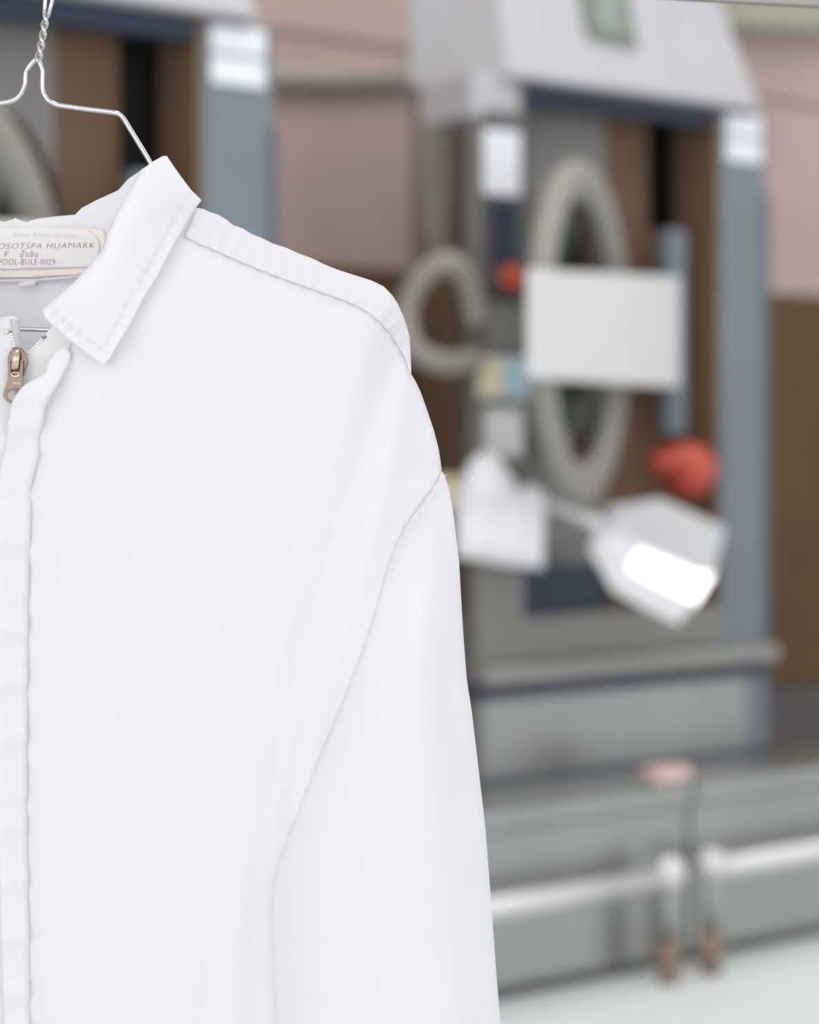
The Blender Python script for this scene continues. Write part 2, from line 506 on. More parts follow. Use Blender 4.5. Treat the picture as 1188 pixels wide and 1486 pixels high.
    if pn.y > 0: pn = -pn
    inv = (Matrix.Translation(dr.location) @ Matrix.Rotation(dr.rotation_euler.z, 4, 'Z')).inverted()
    bm = bmesh.new()
    f = bm.faces.new([bm.verts.new(inv @ p) for p in q4])
    r = bmesh.ops.extrude_face_region(bm, geom=[f])
    for g in r['geom']:
        if isinstance(g, bmesh.types.BMVert): g.co += inv.to_3x3() @ pn * 0.02
    bmesh.ops.recalc_face_normals(bm, faces=bm.faces)
    bmesh.ops.bevel(bm, geom=list(bm.edges), offset=0.006, segments=2, affect='EDGES', profile=0.5)
    bmobj('hinge_plate', bm, 'white_plastic', dr)
    # bottom of the frame
    boxobj('sill', aL, aR, -0.10, -0.002, zLip1, zB, 'greywarm', R, 0.006)
    boxobj('bay_floor', aL1 - 0.02, aR0 + .02, -0.24, -0.08, zB - 0.03, zB - .006, 'greydark', R, 0.003)
    boxobj('filter_cover', L(757, 850)[0], L(895, 850)[0], -0.09, -0.04, zB - 0.005, L(800, 822, -.05)[1], 'navy', R, 0.006)
    boxobj('ledge', aL - 0.005, aR + 0.005, -0.05, 0.045, zLip0, zLip1, 'grey_ledge', R, 0.012)
    boxobj('blue_band', aL, aR, -0.08, 0.008, zLip0 - 0.035, zLip0, 'bluestripe', R, 0.002)
    zq = (L(720, 1128)[1] + L(1105, 1090)[1]) / 2
    boxobj('lower_panel', aL + 0.02, aR - 0.07, -0.10, 0.004, zq, zLip0 - 0.035, 'steel', R, 0.004)
    boxobj('lower_post', aR - 0.07, aR, -0.10, 0.004, zq, zLip0 - 0.035, 'bluegrey', R, 0.004)
    boxobj('blue_band', aL, aR, -0.08, 0.01, zq - 0.04, zq, 'bluestripe', R, 0.002)
    boxobj('plinth', aL + .01, aR - .01, -0.26, -0.01, 0.0, zq - 0.04, 'greydark', R, 0.006)
    # red knob on a short stem from the right column
    a, z = L(985, 662, 0.0)
    Vk, Fk = tube_geom([(aR0 + 0.01, 0.03, z - .02), (a + 0.03, -0.02, z - 0.02)], 0.016, 12)
    ks = meshobj('knob_stem', Vk, Fk, 'black', R)
    a, z = L(1006, 686, 0.05)
    path = [(a - 0.085, -0.02, z + 0.045), (a - 0.084, -0.02, z + 0.035), (a - 0.05, -0.03, z + 0.028), (a - 0.045, -0.032, z + 0.025), (a, -0.05, z), (a + 0.03, -0.058, z - 0.014), (a + 0.045, -0.062, z - 0.021)]
    Vk, Fk = tube_geom(path, [0.03, 0.042, 0.035, 0.062, 0.068, 0.048, 0.012], 22)
    meshobj('red_knob', Vk, Fk, 'red', R)
    return R, dict(ac=ac, zc=zc, rad=rad)

machine, info = build_machine()
tag(machine, 'tall grey laundry washing machine beside the shirt sleeve, with a red knob', 'machine', 'laundry machines against the wall')
PITCH = L(1075, 195)[0] - L(340, 75)[0]
def copy_tree(o, parent=None):
    c = o.copy(); COL.objects.link(c); c.parent = parent
    for ch in list(o.children): copy_tree(ch, c)
    return c
m2 = copy_tree(machine)
m2.location = O0 - U * PITCH + Vector((0.02, -0.23, 0))
tag(m2, 'nearer grey laundry washing machine directly behind the wire hanger', 'machine', 'laundry machines against the wall')

# washing seen through the door
def heap(name, a, z, ra, rz, m, label, seed, c=-0.135, cat='laundry'):
    random.seed(seed)
    bm = bmesh.new(); bmesh.ops.create_icosphere(bm, subdivisions=4, radius=1)
    ph = [random.uniform(0, 6.28) for _ in range(6)]
    for v in bm.verts:
        p = v.co.copy()
        k = 1 + 0.10 * math.sin(5 * p.x + 3 * p.z + ph[0]) + 0.08 * math.sin(9 * p.z - 4 * p.x + ph[1]) + 0.05 * math.sin(14 * p.x + ph[2])
        v.co = Vector((p.x * ra * k, p.y * 0.035 * k, p.z * rz * k))
    o = bmobj(name, bm, m, None, True)
    o.location = row(a, c, z); o.rotation_euler = (0, 0, ROT)
    return tag(o, label, cat)
ac, zc = info['ac'], info['zc']
a_, z_ = L(803, 590, -.13); heap('green_towel', a_, z_, 0.045, 0.13, 'green', 'dark green towel seen through the porthole below the white plate', 1)
a_, z_ = L(866, 400, -.13); heap('brown_towel', a_, z_, 0.055, 0.19, 'brown_cloth', 'brown towel behind the porthole glass of the right machine', 2)
a_, z_ = L(805, 350, -.13); heap('green_towel', a_, z_, 0.038, 0.10, 'green', 'green towel seen through the porthole above the white plate', 3)

# ------------------------------------------------------------------ pipes and hoses between the machines
def W3(x, y, c):
    a, z = L(x, y, c); return row(a, c, z)
t = tube('wall_pipe', [W3(330, 108, WC + .06), W3(470, 112, WC + .06), W3(618, 108, WC + .06)], 0.034, 'pipe')
tag(t, 'pale horizontal pipe running along the taupe wall above the shirt shoulder', 'pipe')
r = empty('pipe_drop', W3(620, 300, -.55)); tag(r, 'upright pale pipe with a valve fitting between the machines', 'pipe')
def sub(o, parent):
    o.parent = parent; o.matrix_parent_inverse = Matrix.Translation(-parent.location); return o
sub(tube('pipe_run', [W3(620, 48, -.55), W3(622, 120, -.55), W3(628, 250, -.55), W3(632, 330, -.55), W3(640, 390, -.55)], 0.030, 'pipe_green'), r)
sub(tube('valve', [W3(600, 75, -.54), W3(660, 75, -.54)], 0.034, 'pipe'), r)
sub(tube('collar', [W3(620, 96, -.55), W3(621, 122, -.55)], 0.045, 'pipe_green'), r)
def hose(name, px, c, rad, m, label):
    pts = spline([tuple(W3(x, y, cc)) for (x, y), cc in zip(px, c)], 8)
    return tag(tube(name, pts, rad, m, None, 12), label, 'hose')
hose('drain_hose', [(648, 120), (654, 200), (652, 280), (642, 350), (650, 400)], [-.42] * 5, 0.022, 'hose', 'grey flexible hose hanging down beside the right machine')
hose('looped_hose', [(690, 470), (682, 420), (655, 382), (615, 400), (590, 450), (600, 505), (645, 527), (692, 522)], [.035, .04, .04, 0, -.03, 0, .03, .03], 0.027, 'hose', 'thick grey hose coiled in a loop beside the shirt shoulder')
t = tube('overhead_pipe', [W3(1040, 26, WC + .1), W3(1400, 34, WC + .1)], 0.045, 'pipe_green')
tag(t, 'grey-green pipe on the wall at the upper right', 'pipe')

# ------------------------------------------------------------------ things hung on the right machine
# white cloth over the column
def world(v): return O0 + U * v.x - Vector((-N.x, -N.y, 0)) * (-v.y) * 1 + Vector((0, 0, v.z)) if False else row(v.x, -v.y, v.z)
rt = empty('white_cloth', row(*[L(720, 740, .06)[0], .06, L(720, 740, .06)[1]])); tag(rt, 'folded white cloth hung on the machine column right beside the sleeve', 'cloth')
def clothpiece(name, poly, c, bulge, m):
    v, f = fill(poly, 6)
    dist, _ = seg_dist(v, poly, True)
    V = []
    for (x, y), dd in zip(v, dist):
        k = 1 - (1 - min(1, dd / 26)) ** 2
        rip = 0.003 * math.sin(x * 0.16 + 0.02 * y) + 0.002 * math.sin(x * 0.31 - 0.05 * y)
        a, z = L(x, y, c); V.append(row(a, c + bulge * k + rip * k, z))
    nV = len(V)
    Vb = []
    for (x, y) in v:
        a, z = L(x, y, c); Vb.append(row(a, c - 0.012, z))
    cnt = {}
    for q in f:
        for i in range(len(q)):
            e = (q[i], q[(i + 1) % len(q)]); cnt[tuple(sorted(e))] = cnt.get(tuple(sorted(e)), 0) + 1
    F2 = list(f) + [tuple(i + nV for i in q[::-1]) for q in f]
    for (i, j), k in cnt.items():
        if k == 1: F2.append((i, j, j + nV, i + nV))
    o = meshobj(name, V + Vb, F2, m)
    bm = bmesh.new(); bm.from_mesh(o.data); bmesh.ops.recalc_face_normals(bm, faces=bm.faces); bm.to_mesh(o.data); bm.free()
    return sub(o, rt)
clothpiece('folded_part', [(664, 712), (700, 708), (745, 716), (770, 704), (792, 712), (790, 770), (788, 826), (730, 820), (664, 808)], 0.06, 0.03, 'towel')
clothpiece('gathered_top', [(672, 735), (676, 690), (690, 664), (705, 656), (722, 660), (738, 682), (750, 705), (748, 730), (710, 742)], 0.075, 0.035, 'towel')
t = tag(clothpiece, None) if False else None
# yellow cloth peeping out behind it
o = boxobj('yellow_tag', *(sorted([L(640, 700, .03)[0], L(704, 700, .03)[0]])), 0.0, 0.03, L(650, 738, .03)[1], L(650, 690, .03)[1], 'sticker_yellow', None, 0.003)
o.location = O0; o.rotation_euler = (0, 0, ROT); tag(o, 'small yellow tag between the sleeve and the white cloth', 'tag')

# stainless scoop
sc = empty('metal_scoop', W3(950, 800, .1)); tag(sc, 'shiny stainless steel scoop hanging aslant in front of the right machine', 'scoop')
c0 = 0.10
A = W3(868, 762, c0); B = None       # axis of the pan, from handle end to lip
cen = W3(950, 800, c0)
nd = ((Vector((0, 0, CAMZ)) - cen).normalized() + (Vector((2.4, 3.4, 4.2)) - cen).normalized()).normalized()   # middle facet turned so that it mirrors the aisle lamp
rB = Vector(((1020 - 594) / F, 1.0, -(836 - HOR) / F))
kB = (A - Vector((0, 0, CAMZ))).dot(nd) / rB.dot(nd)
B = Vector((0, 0, CAMZ)) + rB * kB
ax = (B - A).normalized()
up = (Vector((0, 0, 1)) - ax * ax.z).normalized()
fr = ax.cross(up); fr = fr if fr.y < 0 else -fr
Ls = (B - A).length
slp_ = -nd.dot(up) / nd.dot(fr) * 0.118
V = []; Fc = []
ns, nt_ = 3, 4
wS = 0.118
for i in range(ns + 1):
    s = (0, 0.37, 0.7, 1.0)[i]
    hw = wS * min(1, 0.45 + 1.5 * s) if s < .4 else wS * (1.0 + 0.04 * s)
    for k in range(nt_):
        th = (-1.0, -0.5, 0.12, 1)[k]
        # channel cross-section opening to the front-below with a fold line along the pan
        off = float(np.interp(th, [-1.0, -0.5, 0.12, 1], [0.04 - 0.62 * slp_ - 0.03, 0.04 - 0.62 * slp_ - 0.02, 0.02, 0.075]))
        V.append(A + ax * (Ls * s * (1.08 - .12 * abs(th))) + up * (hw * th) + fr * off)
for i in range(ns):
    for k in range(nt_ - 1):
        Fc.append((i * nt_ + k, i * nt_ + k + 1, (i + 1) * nt_ + k + 1, (i + 1) * nt_ + k))
pan = sub(meshobj('pan', V, Fc, 'steel_mirror', None, False), sc)
sm = pan.modifiers.new('thickness', 'SOLIDIFY'); sm.thickness = 0.003
sub(tube('handle', [A + ax * .03 + fr * .03, A - ax * .05 + fr * .02, A - ax * .10 + fr * .0, W3(790, 732, .05), W3(783, 728, .0)], [0.022, 0.018, 0.016, 0.016, 0.012], 'steel_bright'), sc)

# ------------------------------------------------------------------ stainless trough units with bumper rails in front
CT = 0.24
def trough(a0, a1, label):
    R = empty('steel_trough', O0, ROT)
    zt = (L(720, 1172, CT)[1] + L(1188, 1108, CT)[1]) / 2
    boxobj('tank', a0, a1, 0.03, CT, 0.03, zt - 0.05, 'steel', R, 0.006)
    boxobj('rim', a0 - .0, a1 + .0, 0.025, CT + 0.02, zt - 0.05, zt, 'steel', R, 0.010)
    boxobj('plinth', a0 + .02, a1 - .02, 0.06, CT - 0.03, 0.0, 0.03, 'greydark', R, 0.0)
    return tag(R, label, 'trough', 'steel troughs along the machines')
aJ = L(1000, 1250, CT)[0]
trough(L(600, 1250, CT)[0], aJ - .005, 'long low stainless steel trough beside the lower sleeve')
trough(aJ + .005, aJ + 1.5, 'stainless steel trough at the lower right corner')
CR = CT + 0.09
def rail(a0, a1, z, ends, label):
    R = empty('bumper_rail', O0, ROT)
    V, Fc = tube_geom([(a0, -CR, z), (a1, -CR, z)], 0.024, 16); meshobj('rail_tube', V, Fc, 'steel_bright', R)
    for a, rr in ends:
        V, Fc = tube_geom([(a, -CR, 0.0), (a, -CR, 0.10)], 0.024, 16); meshobj('foot', V, Fc, 'rust', R)
        V, Fc = tube_geom([(a, -CR, 0.10), (a, -CR, z)], 0.020, 16); meshobj('post', V, Fc, 'steel', R)
        bm = bmesh.new(); bmesh.ops.create_uvsphere(bm, u_segments=20, v_segments=12, radius=rr)
        bmesh.ops.translate(bm, verts=bm.verts, vec=(a, -CR, z + .012)); bmobj('end_cap', bm, 'steel_bright', R, True)
    return tag(R, label, 'rail', 'bumper rails before the troughs')
zr = (L(780, 1299, CR)[1] + L(1110, 1256, CR)[1]) / 2
aP = L(970, 1300, CR)[0]; aQ = L(1031, 1300, CR)[0]
rail(L(560, 1300, CR)[0], aP, zr, [(aP, 0.040), (L(560, 1300, CR)[0], .035)], 'steel bumper rail ending in a round cap, running behind the sleeve')
rail(aQ, aQ + 1.2, zr + .005, [(aQ, 0.036), (aQ + 1.2, .035)], 'steel bumper rail at the right, starting with a round cap')
zt = (L(720, 1172, CT)[1] + L(1188, 1108, CT)[1]) / 2
bm = bmesh.new(); box(bm, -.055, .055, -.035, .035, 0, .035, .012, 3)
o = bmobj('pink_bar', bm, 'pink', None, True); a, z = L(965, 1137, CT - .03)  # small pale pink block on the trough rim
o.location = row(a, CT - .03, zt); o.rotation_euler = (0, 0, ROT); tag(o, 'small pale pink bar lying on the edge of the steel trough', 'soap')

# ------------------------------------------------------------------ garment rack carrying the hanger
zR = CAMZ + (HOR + 53) * D0 / F + 0.0127
pA = Vector((P(70, 0).x, D0 + 0.0, zR))
dirR = Vector((P(1188, 0).x * 1.10 - pA.x, 0.124, 0)).normalized()
rk = empty('garment_rack', pA + dirR * 0.2 - Vector((0, 0, zR))); tag(rk, 'steel clothes rail crossing the very top of the picture', 'rack')
e0 = pA - dirR * 1.0; e1 = pA + dirR * 1.0
sub(tube('rail', [e0, pA, e1], 0.0127, 'rail_steel', None, 20), rk)
for e in (e0, e1):
    b = e.copy(); b.z = 0.03
    sub(tube('upright', [b, e + Vector((0, 0, .012))], 0.0127, 'rail_steel', None, 16), rk)
    s = Vector((-dirR.y, dirR.x, 0))
    sub(tube('foot', [b - s * .25, b + s * .25], 0.0127, 'rail_steel', None, 16), rk)
    for q in (-.24, .24):
        bm = bmesh.new(); bmesh.ops.create_uvsphere(bm, u_segments=14, v_segments=8, radius=0.018)
        bmesh.ops.translate(bm, verts=bm.verts, vec=b + s * q - Vector((0, 0, .012))); sub(bmobj('rubber_tip', bm, 'black', None, True), rk)

# ------------------------------------------------------------------ wire hanger
hg = empty('wire_hanger', P(60, 150)); tag(hg, 'silver twisted wire hanger holding the white shirt', 'hanger')
WR = 3.6 * PX
def hp(pts, d=0.0): return [tuple(P(x, y, d)) for x, y in pts]
rpath = [(54.5, 86), (58, 93), (61.5, 103), (61.3, 118), (62, 132), (66, 141), (73, 148), (84, 152.5), (100, 155), (125, 158.5), (150, 161.5), (165, 163.5), (173, 166), (179, 172), (187, 185), (203, 211), (220, 240), (244, 290), (290, 345), (400, 398), (500, 436), (560, 462), (575, 474), (570, 482), (550, 483)]
sub(tube('shoulder_wire', spline(hp(rpath), 6), WR, 'wire', None, 12), hg)
lpath = [(52, 86), (46, 92), (40, 100), (37, 107), (36.5, 115), (35.5, 124), (31, 135), (24, 143), (14, 147.5), (2, 149.5), (-12, 150), (-40, 153), (-95, 159), (-120, 162), (-130, 168), (-150, 205), (-176, 250), (-240, 340), (-356, 398), (-456, 436), (-516, 462), (-531, 474), (-526, 482), (-506, 483)]
sub(tube('shoulder_wire', spline(hp(lpath), 6), WR, 'wire', None, 12), hg)
sub(tube('crossbar', hp([(-510, 483), (-300, 480), (22, 477.5), (72, 479), (300, 482), (552, 483)]), WR * .95, 'wire', None, 12), hg)
# twisted neck
a0 = np.array([55.0, 90.0]); a1 = np.array([67.5, 20.0])
for ph, nm in ((0, 0), (math.pi, 1)):
    pts = []
    nturn = 2.25
    for i in range(91):
        t = i / 90
        c = a0 + (a1 - a0) * t
        an = ph + math.pi * 0.5 + 2 * math.pi * nturn * t
        rr = 3.3
        pts.append(tuple(P(c[0] + rr * math.cos(an), c[1], rr * PX * math.sin(an) * 1.1)))
    last = P(*(a1)); 
    sub(tube('neck_twist', pts, 2.9 * PX, 'wire', None, 10), hg)
# hook: both strands run on, one bends over the rail
hookc = Vector((pA.x, pA.y, zR)); rk_ = 0.0127 + WR + 0.0004
up1 = [tuple(P(64.5, 22, .0)), tuple(P(65, 10, 0)), tuple(P(66, -8, 0))]
xh = P(66, -8).x
pts = [P(64.5, 24), P(65, 10), P(66, -8)]
cx = pA
for an in np.linspace(math.radians(-50), math.radians(200), 22):
    pts.append(Vector((pA.x, pA.y - rk_ * math.cos(an), zR + rk_ * math.sin(an))))
sub(tube('hook', pts, 3.2 * PX, 'wire', None, 10), hg)
pts = [P(69.5, 23), P(73.5, 10), P(76, 0), P(77, -20, .002), P(76, -38, .010)]
for an in np.linspace(math.radians(-10), math.radians(150), 16):
    pts.append(Vector((pA.x + .0032, pA.y - rk_ * math.cos(an), zR + .0002 + rk_ * math.sin(an))))
sub(tube('hook', pts, 3.0 * PX, 'wire', None, 10), hg)

# ------------------------------------------------------------------ white shirt
sh = empty('shirt', P(XC, 1200)); tag(sh, 'white long-sleeved zip shirt with open collar on a wire hanger', 'shirt')
shoulder = [(285, 302), (296, 304), (306, 309), (317, 312), (328, 319), (338, 327), (352, 332), (365, 340), (380, 346), (396, 354), (415, 360), (435, 369), (452, 375), (470, 384), (490, 392), (515, 400), (540, 408), (556, 416), (568, 428), (577, 442), (585, 460), (590, 475), (594, 490), (595.5, 520), (596, 543)]
upperarm = [(602, 553), (610, 570), (620, 598), (629, 625), (635, 648), (638, 665), (640, 681)]
sleeveR = [(645, 690), (652, 712), (657, 740), (661, 775), (666, 815), (669, 870), (672, 920), (677, 985), (684, 1030), (690, 1080), (697, 1140), (704, 1200), (709, 1265), (714, 1330), (719, 1400), (726, 1486), (736, 1620), (744, 1760), (748, 1900), (748, 1985)]
outline = shoulder + upperarm + sleeveR
neckside = (250, 300)
def sm(x): x = np.clip(x, 0, 1); return x * x * (3 - 2 * x)
topline = [(2 * XC - 250, 296), (2 * XC - 150, 330), (XC, 345), (150, 330), (250, 296)]
sil = mir(outline) + outline      # silhouette left+right (for the pillow shape)
folds = [  # polyline, half width px, height m
    ([(560, 452), (470, 470), (350, 500), (200, 545), (120, 585)], 26, 0.0034),
    ([(520, 445), (400, 450), (280, 478), (190, 496)], 20, -0.0026),
    ([(330, 560), (230, 600), (150, 690), (90, 760)], 40, 0.0022),
    ([(575, 500), (530, 640), (470, 830), (410, 1050), (375, 1300), (360, 1700)], 24, -0.0040),
    ([(585, 540), (565, 680), (520, 850), (470, 1000), (420, 1180)], 20, 0.0036),
    ([(540, 470), (480, 650), (430, 860), (380, 1080), (330, 1400), (310, 1800)], 34, 0.0034),
    ([(420, 820), (300, 880), (200, 905)], 36, -0.0018),
    ([(450, 1000), (340, 880), (250, 760)], 40, 0.0016),
    ([(180, 900), (150, 1200), (140, 1486), (140, 1900)], 50, 0.0018),
    ([(260, 1000), (250, 1300), (240, 1700)], 45, -0.0020),
]
def mfold(v):
    """the same relief on both halves of the shirt"""
    v = np.array(v, float).copy(); v[:, 0] = XC + np.abs(v[:, 0] - XC); return v
def body(v, h=0.035, fold=1.0):
    q = mfold(v)
    d, _ = seg_dist(q, outline)
    # points outside the silhouette count as on it
    t = np.clip(d / 175.0, 0, 1)
    base = h * (1 - (1 - t) ** 2.2)
    base = base + 0.003 * np.exp(-((q[:, 0] - XC) / 160) ** 2) * sm((q[:, 1] - 420) / 150)
    for pl, wd, am in folds:
        dd, _ = seg_dist(q, pl)
        base = base + 1.05 * fold * am * np.exp(-(dd / wd) ** 2)
    base = base + 0.0007 * np.sin(q[:, 0] * .031 + q[:, 1] * .013) * np.sin(q[:, 1] * .017 - q[:, 0] * .008)
    return base
# back of the body, seen inside the open neck
backpoly = [(250, 296)] + shoulder + upperarm + [(640, 700), (600, 780), (590, 900), (590, 1300), (600, 2080), (XC - 0, 2100), (2 * XC - 600, 2080), (2 * XC - 590, 1300), (2 * XC - 590, 900), (2 * XC - 600, 780), (2 * XC - 640, 700)] + mir(upperarm) + mir(shoulder) + [(2 * XC - 250, 296), (2 * XC - 150, 360), (XC, 398), (150, 360)]
def backd(v):
    d = -0.30 * body(v, 0.05, 0.25) - 0.004
    nb = band(v) - 0.004
    k = sm((520 - v[:, 1]) / 90) * sm((230 - np.abs(v[:, 0] - XC)) / 60)
    return d * (1 - k) + np.minimum(d, nb) * k

# collar band behind the neck, curving forward at the sides
def band(v):
    q = np.abs(v[:, 0] - XC) / 200.0
    return -0.016 + 0.026 * np.clip(q, 0, 1.2) ** 2 + 0.003 * np.clip((400 - v[:, 1]) / 90, 0, 1) + 0.0012 * np.sin(v[:, 0] * .07) * np.clip((328 - v[:, 1]) / 20, 0, 1)
bt = [(XC, 316), (24, 317.5), (38, 322), (54, 317.5), (81, 314), (109, 311.6), (118.5, 302), (140, 290.6), (157, 283), (172, 276), (186, 260), (207, 245.6), (223.6, 233.5), (238, 226)]
bb = [(232, 262), (205, 320), (170, 372), (130, 404), (108, 402), (75, 404), (48, 406), (XC, 407)]
cloth('collar_band', bt + bb + mir(bb)[1:] + mir(bt)[:-1], band, 6, 'cloth', sh)
cloth('back_panel', backpoly, backd, 14, 'cloth', sh)
# seam piping under the band
pp = resample([(-110, 408), (-40, 408), (XC, 407), (48, 406.5), (75, 404.5), (108, 401.5), (132, 398)], 40)
tube('seam_piping', [tuple(P(x, y, z)) for (x, y), z in zip(pp, band(pp) + .0016)], 2.2 * PX, 'cloth', sh, 8)

# woven label with printing
lab = cloth('label', [(-108, 338), (-60, 334), (0, 331), (60, 329), (120, 330), (150, 334), (153, 345), (150, 378), (135, 398), (100, 399.5), (48, 402.5), (0, 403), (-60, 404), (-108, 404)], lambda v: band(v) + 0.0026, 4, 'label_cream', sh, 0.0004)
lw = [(-100, 341), (0, 333), (60, 331), (118, 332), (134, 338), (143, 348), (145, 362), (140, 384), (128, 388), (60, 390), (0, 391), (-100, 392)]
o = cloth('print_field', lw, lambda v: band(v) + 0.0037, 4, 'label_white', None, 0.0002); o.parent = lab
def text(s, x0, x1, y_base, height, m, parent, surf, shear=0.0, slope=0.0, thin=0.0, name='printing'):
    cu = bpy.data.curves.new('t', 'FONT'); cu.body = s; cu.resolution_u = 3; cu.shear = shear; cu.offset = thin
    cu.space_character = 1.12
    to = bpy.data.objects.new('t', cu); COL.objects.link(to)
    dg = bpy.context.evaluated_depsgraph_get(); dg.update()
    me = bpy.data.meshes.new_from_object(to.evaluated_get(dg))
    COL.objects.unlink(to); bpy.data.objects.remove(to)
    co = np.array([tuple(v.co) for v in me.vertices])
    if len(co) == 0: return None
    wd = co[:, 0].max() - co[:, 0].min()
    cap = height
    hx = 0.70 if not any(ord(ch) > 3000 for ch in s) else (co[:, 1].max())
    px = x0 + (co[:, 0] - co[:, 0].min()) / wd * (x1 - x0)
    py = y_base - co[:, 1] / hx * cap + slope * (px - x0)
    q = np.stack([px, py], 1); dd = surf(q)
    for v, (x, y), z in zip(me.vertices, q, dd): v.co = P(x, y, z)
    me.name = name; me.materials.clear(); me.materials.append(MATS[m])
    return link(bpy.data.objects.new(name, me), parent)
surf = lambda q: band(q) + 0.0042
text('Alsco Textile Services', 19, 113, 343.5, 6.2, 'ink_faded', lab, surf, 0.35, 0.01, -0.012)
text('OSOTSPA HUAMARK', -2, 137, 361.5, 8.6, 'ink', lab, surf, 0.25, -0.012, -0.024)
text('F', 6.5, 12.5, 372.5, 8.0, 'ink', lab, surf, 0.15, 0, -0.018)
text('น้ำเงิน', 29, 55, 373, 10.0, 'ink', lab, surf, 0.1, 0, -0.01)
text('POOL-BULE-0029', -2, 80, 384, 8.6, 'ink', lab, surf, 0.1, 0, -0.018)

# fronts
frontR = [(205, 330), (250, 300)] + shoulder + upperarm + [(640, 700), (628, 745), (605, 800), (596, 900), (592, 1300), (600, 2060), (330, 2080), (30, 2085), (30, 1486), (28, 1000), (30, 800), (34, 720), (45, 640), (52, 600), (70, 575), (85, 553), (100, 525), (104, 500), (120, 450), (160, 380)]
def frontd(v): return body(v)
cloth('front_panel', frontR, frontd, 8, 'cloth', sh)
frontL = [(15, 462), (17, 475), (19, 495), (22, 520), (24, 560), (22, 620), (22, 2085), (-330, 2080), (2 * XC - 600, 2060), (2 * XC - 592, 1300), (2 * XC - 596, 900), (2 * XC - 605, 800), (2 * XC - 640, 700)] + mir(upperarm) + mir(shoulder) + [(2 * XC - 250, 300), (2 * XC - 205, 330), (-110, 400), (-70, 455), (-20, 470), (0, 464)]
cloth('front_panel', frontL, lambda v: body(v) + 0.001, 10, 'cloth', sh)

# shoulder yoke strip wrapped forward over the shoulder
seam = [(268, 342), (290, 354), (310, 362), (350, 380), (400, 400), (450, 418), (500, 436), (528, 449), (548, 464), (562, 479), (575, 497), (588, 520), (596, 543)]
seamS = [tuple(p) for p in spline(seam, 4)]
def yoked(v):
    q = mfold(v)
    dist, s = seg_dist(q, seam)
    d = body(v) + 0.0017
    amp = 0.0012 * np.exp(-(dist / 22) ** 2)
    return d + amp * np.sin(s * 2 * np.pi / 23 + 1.3 * np.sin(s * .021)) + 0.0009 * np.exp(-(dist / 4.0) ** 2)
yk = [(278, 318)] + shoulder + seamS[::-1][1:]
cloth('shoulder_yoke', yk, yoked, 4.5, 'cloth', sh)
cloth('shoulder_yoke', mir(yk), yoked, 9, 'cloth', sh)

# drop sleeves: closed tubes lying in front of the body's side
armseam = [(641, 684), (632, 702), (618, 722), (602, 744), (586, 766), (574, 790), (565, 815), (556, 845)]
inner = [(546, 885), (530, 935), (512, 985), (492, 1035), (470, 1085), (448, 1140), (424, 1200), (404, 1255), (397, 1285), (395, 1325), (396, 1400), (400, 1486), (408, 1620), (418, 1800), (425, 1985)]
slp = armseam + inner + [(748, 1985)] + sleeveR[::-1][1:]
def sleeved(side):
    def f(v):
        q = mfold(v)
        d1, s1 = seg_dist(q, [(641, 684)] + sleeveR)
        d2, s2 = seg_dist(q, armseam[3:] + inner)
        da, sa = seg_dist(q, armseam)
        wdt = np.minimum(d1, d2)
        dm = body(v, 0.035, 0.4)
        free = sm((q[:, 1] - 690) / 260)
        top = 0.0022 + 0.018 * (1 - (1 - np.clip(d2 / 90, 0, 1)) ** 2) * free
        puck = 0.0009 * np.exp(-(da / 16) ** 2) * np.sin(sa * 2 * np.pi / 19)
        fo = 0.0
        for pl, wd, am in (([(640, 760), (620, 900), (606, 1080), (600, 1300), (612, 1500)], 26, 0.0030), ([(600, 800), (575, 950), (545, 1130), (520, 1350), (520, 1500)], 36, -0.0022), ([(655, 900), (660, 1100), (672, 1300), (690, 1500)], 22, -0.0024)):
            dd, _ = seg_dist(q, pl); fo = fo + am * np.exp(-(dd / wd) ** 2)
        edge = 1 - (1 - np.clip(d1 / 70, 0, 1)) ** 2
        edge = 1 - (1 - edge) * sm((q[:, 1] - 700) / 130)
        return dm * (0.35 + 0.65 * edge) + top * edge ** .5 + puck + fo * edge
    return f
def sleeve_mesh(poly, step):
    f = sleeved(1)
    v, fa = fill(poly, step)
    df = f(v)
    q = mfold(v)
    bnd, _ = seg_dist(v, poly, True)
    d1, _ = seg_dist(q, sleeveR)
    da, _ = seg_dist(q, armseam + inner)
    k = 1 - (1 - np.clip(bnd / 60, 0, 1)) ** 2
    db = df - 0.0012 - 0.030 * k * sm((q[:, 1] - 780) / 300)
    nV = len(v)
    V = [P(x, y, d) for (x, y), d in zip(v, df)] + [P(x, y, d) for (x, y), d in zip(v, db)]
    cnt = {}
    for t in fa:
        for i in range(len(t)):
            e = tuple(sorted((t[i], t[(i + 1) % len(t)]))); cnt[e] = cnt.get(e, 0) + 1
    F2 = list(fa) + [tuple(i + nV for i in t[::-1]) for t in fa] + [(i, j, j + nV, i + nV) for (i, j), n in cnt.items() if n == 1]
    o = meshobj('sleeve', V, F2, 'cloth', sh)
    bm = bmesh.new(); bm.from_mesh(o.data); bmesh.ops.recalc_face_normals(bm, faces=bm.faces); bm.to_mesh(o.data); bm.free()
    return o
sleeve_mesh(slp, 8); sleeve_mesh(mir(slp), 14)

